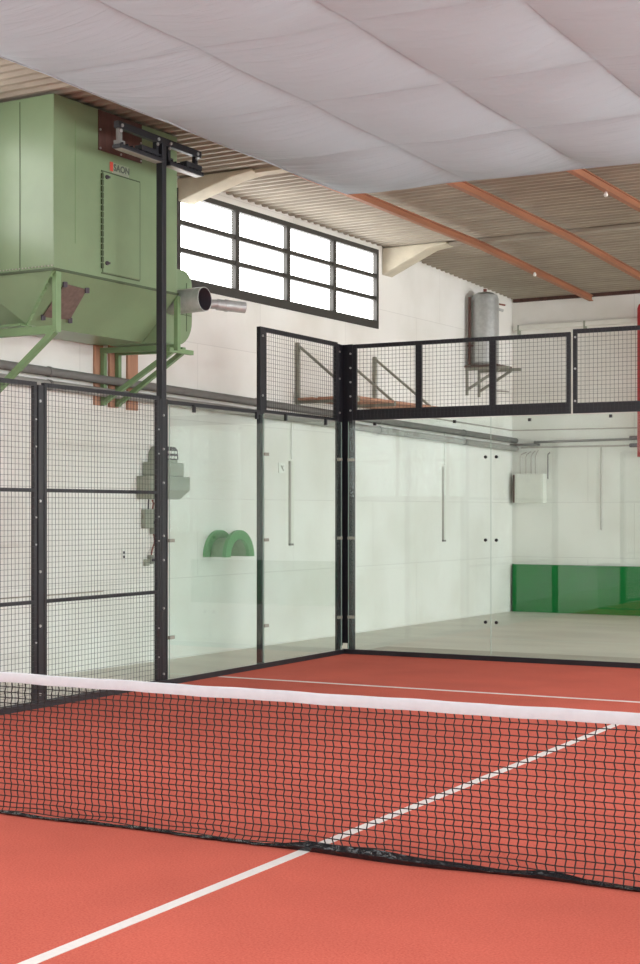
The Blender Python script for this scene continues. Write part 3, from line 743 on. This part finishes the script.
# motor starter on the wall
ms = thing('motor_starter', 'grey green stepped switchgear box on the left wall behind the floodlight post', 'electrical box', (0, -.75, 2.1), 'B')
MB().prism([(0, 1.95), (.05, 1.95), (.2, 2.06), (.2, 2.225), (0, 2.225)], 'y', -1.26, -.44).build('base', M['greyg'], ms, bevel=.01)
MB().box(0, .17, -1.15, -.52, 2.225, 2.395).build('housing', M['greyg'], ms, bevel=.02)
MB().prism([(-1.05, 2.395), (-.60, 2.395), (-.62, 2.54), (-.68, 2.59), (-.96, 2.59), (-1.02, 2.53)], 'x', 0, .13).build('cover', M['greyg'], ms, bevel=.01)
cv = MB().prism([(-.86, 2.43), (-.61, 2.43), (-.63, 2.55), (-.68, 2.585), (-.86, 2.585)], 'x', .13, .145).build('fuse_window', M['dark'], ms)
for y in (-.81, -.745, -.68):
    for z in (2.46, 2.52): MB().box(.145, .16, y-.018, y+.018, z-.016, z+.016).build('fuse', M['white'], cv)
jb = thing('junction_box', 'small grey switch box with cables hanging below the switchgear', 'switch box', (0, -1.0, 1.6), 'B')
MB().box(0, .07, -1.17, -.99, 1.60, 1.83).build('body', M['greyg'], jb, bevel=.008)
MB().tube([(.07, -.99, 1.67), (.09, -.99, 1.67)], .024, 12).build('knob', M['dark'], jb)
MB().box(0, .06, -1.0, -.94, 1.53, 1.62).build('gland', M['greyg'], jb)
MB().tube([(.04, -1.0, 1.80), (.05, -.99, 1.9), (.04, -1.0, 1.945)], .011, 8).tube([(.04, -.98, 1.54), (.05, -.96, 1.45), (.03, -.98, 1.36), (.04, -1.02, 1.28)], .010, 8).build('red_cable', M['redcable'], jb, smooth=True)
MB().tube([(.04, -1.08, 1.80), (.05, -1.09, 1.9), (.04, -1.07, 1.945)], .010, 8).build('black_cable', M['dark'], jb, smooth=True)
sk = thing('plug_socket', 'little grey plug cluster at the end of the cable below the switch box', 'socket', (0, -1.05, 1.2), 'B')
MB().box(0, .05, -1.13, -1.06, 1.15, 1.23).build('socket', M['greyg'], sk, bevel=.008)
MB().box(0, .06, -1.05, -.99, 1.17, 1.28).build('plug', M['arm'], sk, bevel=.008)
MB().tube([(.06, -1.02, 1.22), (.08, -1.02, 1.22)], .018, 10).build('pin_cover', M['dark'], sk)
so = thing('wall_outlet', 'tiny dark double outlet on the white wall left of the cables', 'outlet', (0, -1.52, 1.27), 'B')
MB().box(0, .02, -1.56, -1.49, 1.24, 1.36).build('plate', M['white'], so)
for z in (1.27, 1.32): MB().box(.02, .026, -1.54, -1.51, z-.015, z+.015).build('hole', M['dark'], so)

# green half pulley
gp = thing('pulley_half', 'green half spool with two arched flanges fixed to the left wall', 'spool', (0, .5, 1.22), 'B')
def halfring(yc, R, r, x0, x1, zb=1.215, n=24):
    P = arc(yc, zb, R, 0, PI, n)+(arc(yc, zb, r, PI, 0, n))
    return MB().prism(P, 'x', x0, x1)
def arch(mb, yc, Ry, Rz, ry, rz, x0, x1, zb=1.225, n=24):
    o = []; i = []
    for k in range(n+1):
        t = PI*k/n; o.append((yc+Ry*math.cos(t), zb+Rz*math.sin(t))); i.append((yc+ry*math.cos(t), zb+rz*math.sin(t)))
    vs = [(x, *p) for x in (x0, x1) for p in o+i]; m_ = n+1; T = 2*m_; fs = []
    for k in range(n):
        fs += [(k, k+1, m_+k+1, m_+k), (T+k, T+m_+k, T+m_+k+1, T+k+1), (k, T+k, T+k+1, k+1), (m_+k, m_+k+1, T+m_+k+1, T+m_+k)]
    fs += [(0, m_, T+m_, T), (n, T+n, T+m_+n, m_+n)]
    return mb.add(vs, fs)
arch(MB(), .44, .33, .34, .215, .225, .0, .05).build('back_flange', M['pulley'], gp)
arch(MB(), .44, .33, .34, .215, .225, 0.30, .35).build('front_flange', M['pulley'], gp)
arch(MB(), .44, .23, .24, .215, .225, .05, .30).build('drum', M['pulleyin'], gp, smooth=True)

# bracket shelf above the pipes
sh = thing('wall_shelf', 'orange plank shelf held by grey stayed brackets on the left wall', 'shelf', (0, 3.5, 3.3), 'B')
for Y in (2.366, 3.43, 4.602):
    zb = 3.32
    b = MB().bar((.03, Y, zb-.05), (.03, Y, 4.15), .05, .05).build('bracket_upright', M['arm'], sh)
    MB().bar((.03, Y, 4.12), (1.0, Y, zb+.02), .045, .03).build('stay', M['arm'], b)
    MB().bar((.03, Y, zb), (1.0, Y, zb), .045, .04).build('bracket_arm', M['arm'], b)
for X in (.10, .42, .75):
    MB().box(X, X+.24, 2.25, 4.9, 3.342, 3.375).build('plank', M['wood'], sh)

# tank on its bracket
tk = thing('steel_tank', 'upright galvanised steel tank on a wall bracket in the far corner', 'tank', (.28, 8.08, 4.27), 'B')
TX, TY = .28, 8.08
MB().tube([(TX, TY, 4.29), (TX, TY, 4.33), (TX, TY, 5.42), (TX, TY, 5.49), (TX, TY, 5.53), (TX, TY, 5.55)], [.2, .235, .235, .21, .13, .03], 28).build('vessel', M['galv'], tk, smooth=True)
for z in (4.42, 5.40): MB().tube([(TX, TY, z-.008), (TX, TY, z+.008)], .239, 28).build('weld_band', M['galv'], tk, smooth=True)
MB().tube([(TX, TY, 5.53), (TX, TY, 5.60)], .03, 10).build('top_nipple', M['redcable'], tk)
MB().tube([(TX+.12, TY+.2, 5.28), (TX+.2, TY+.30, 5.25)], .025, 8).build('valve', M['galv'], tk)
MB().tube([(TX+.14, TY+.2, 5.36), (TX+.24, TY+.3, 5.34)], .015, 8).build('side_nipple', M['redcable'], tk)
MB().tube([(.09, TY-.22, 4.30), (.09, TY-.22, 5.45)], .022, 10).build('rust_pipe', M['brown'], tk)  # dark brown upright tube beside the tank
MB().tube([(.07, TY-.25, 4.62), (.2, TY-.15, 4.62)], .018, 8).build('rust_branch', M['brown'], tk)
MB().tube([(TX+.1, TY, 3.86), (TX+.1, TY, 4.3)], .016, 8).tube([(TX+.1, TY, 3.86), (TX+.42, TY+.05, 3.83)], .014, 8).build('drain_pipe', M['pipelt'], tk)
tb = thing('tank_bracket', 'grey angle iron wall bracket with rusty plate under the steel tank', 'bracket', (0, 8.1, 4.2), 'B')
MB().box(.0, .62, 7.84, 8.45, 4.255, 4.285).build('plate', M['rust'], tb)
for Y in (7.91, 8.40):
    MB().bar((.02, Y, 3.78), (.02, Y, 4.30), .04, .04).build('bracket_upright', M['arm'], tb)
    MB().bar((.02, Y, 4.225), (.80, Y, 4.225), .045, .05).build('bracket_arm', M['arm'], tb)
    MB().bar((.03, Y, 3.88), (.62, Y, 4.21), .045, .04).build('brace', M['arm'], tb)

# ------------------------------------------------------------------ world, camera
wd = bpy.data.worlds.new('World'); sc.world = wd; wd.use_nodes = True
wd.node_tree.nodes['Background'].inputs[0].default_value = (.8, .88, 1, 1); wd.node_tree.nodes['Background'].inputs[1].default_value = 1.0
cam = bpy.data.cameras.new('camera'); co = bpy.data.objects.new('camera', cam); col.objects.link(co)
F = 1520.7066; W, H = 640, 964
cam.sensor_fit = 'HORIZONTAL'; cam.sensor_width = 36; cam.lens = F/W*36
cam.shift_y = (510.8617-H/2)/W
cam.clip_start = .05; cam.clip_end = 200
co.location = (8.9147, -7.1327, 1.8097); co.rotation_euler = (PI/2, 0, .4952)
sc.camera = co
sc.view_settings.view_transform = 'Standard'; sc.view_settings.look = 'None'
sc.view_settings.exposure = EXPOSURE; sc.view_settings.gamma = 1; sc.view_settings.use_curve_mapping = False
sc.cycles.max_bounces = 10; sc.cycles.diffuse_bounces = 6; sc.cycles.glossy_bounces = 4; sc.cycles.transparent_max_bounces = 24
sc.cycles.use_denoising = True
sc.cycles.sample_clamp_indirect = 8
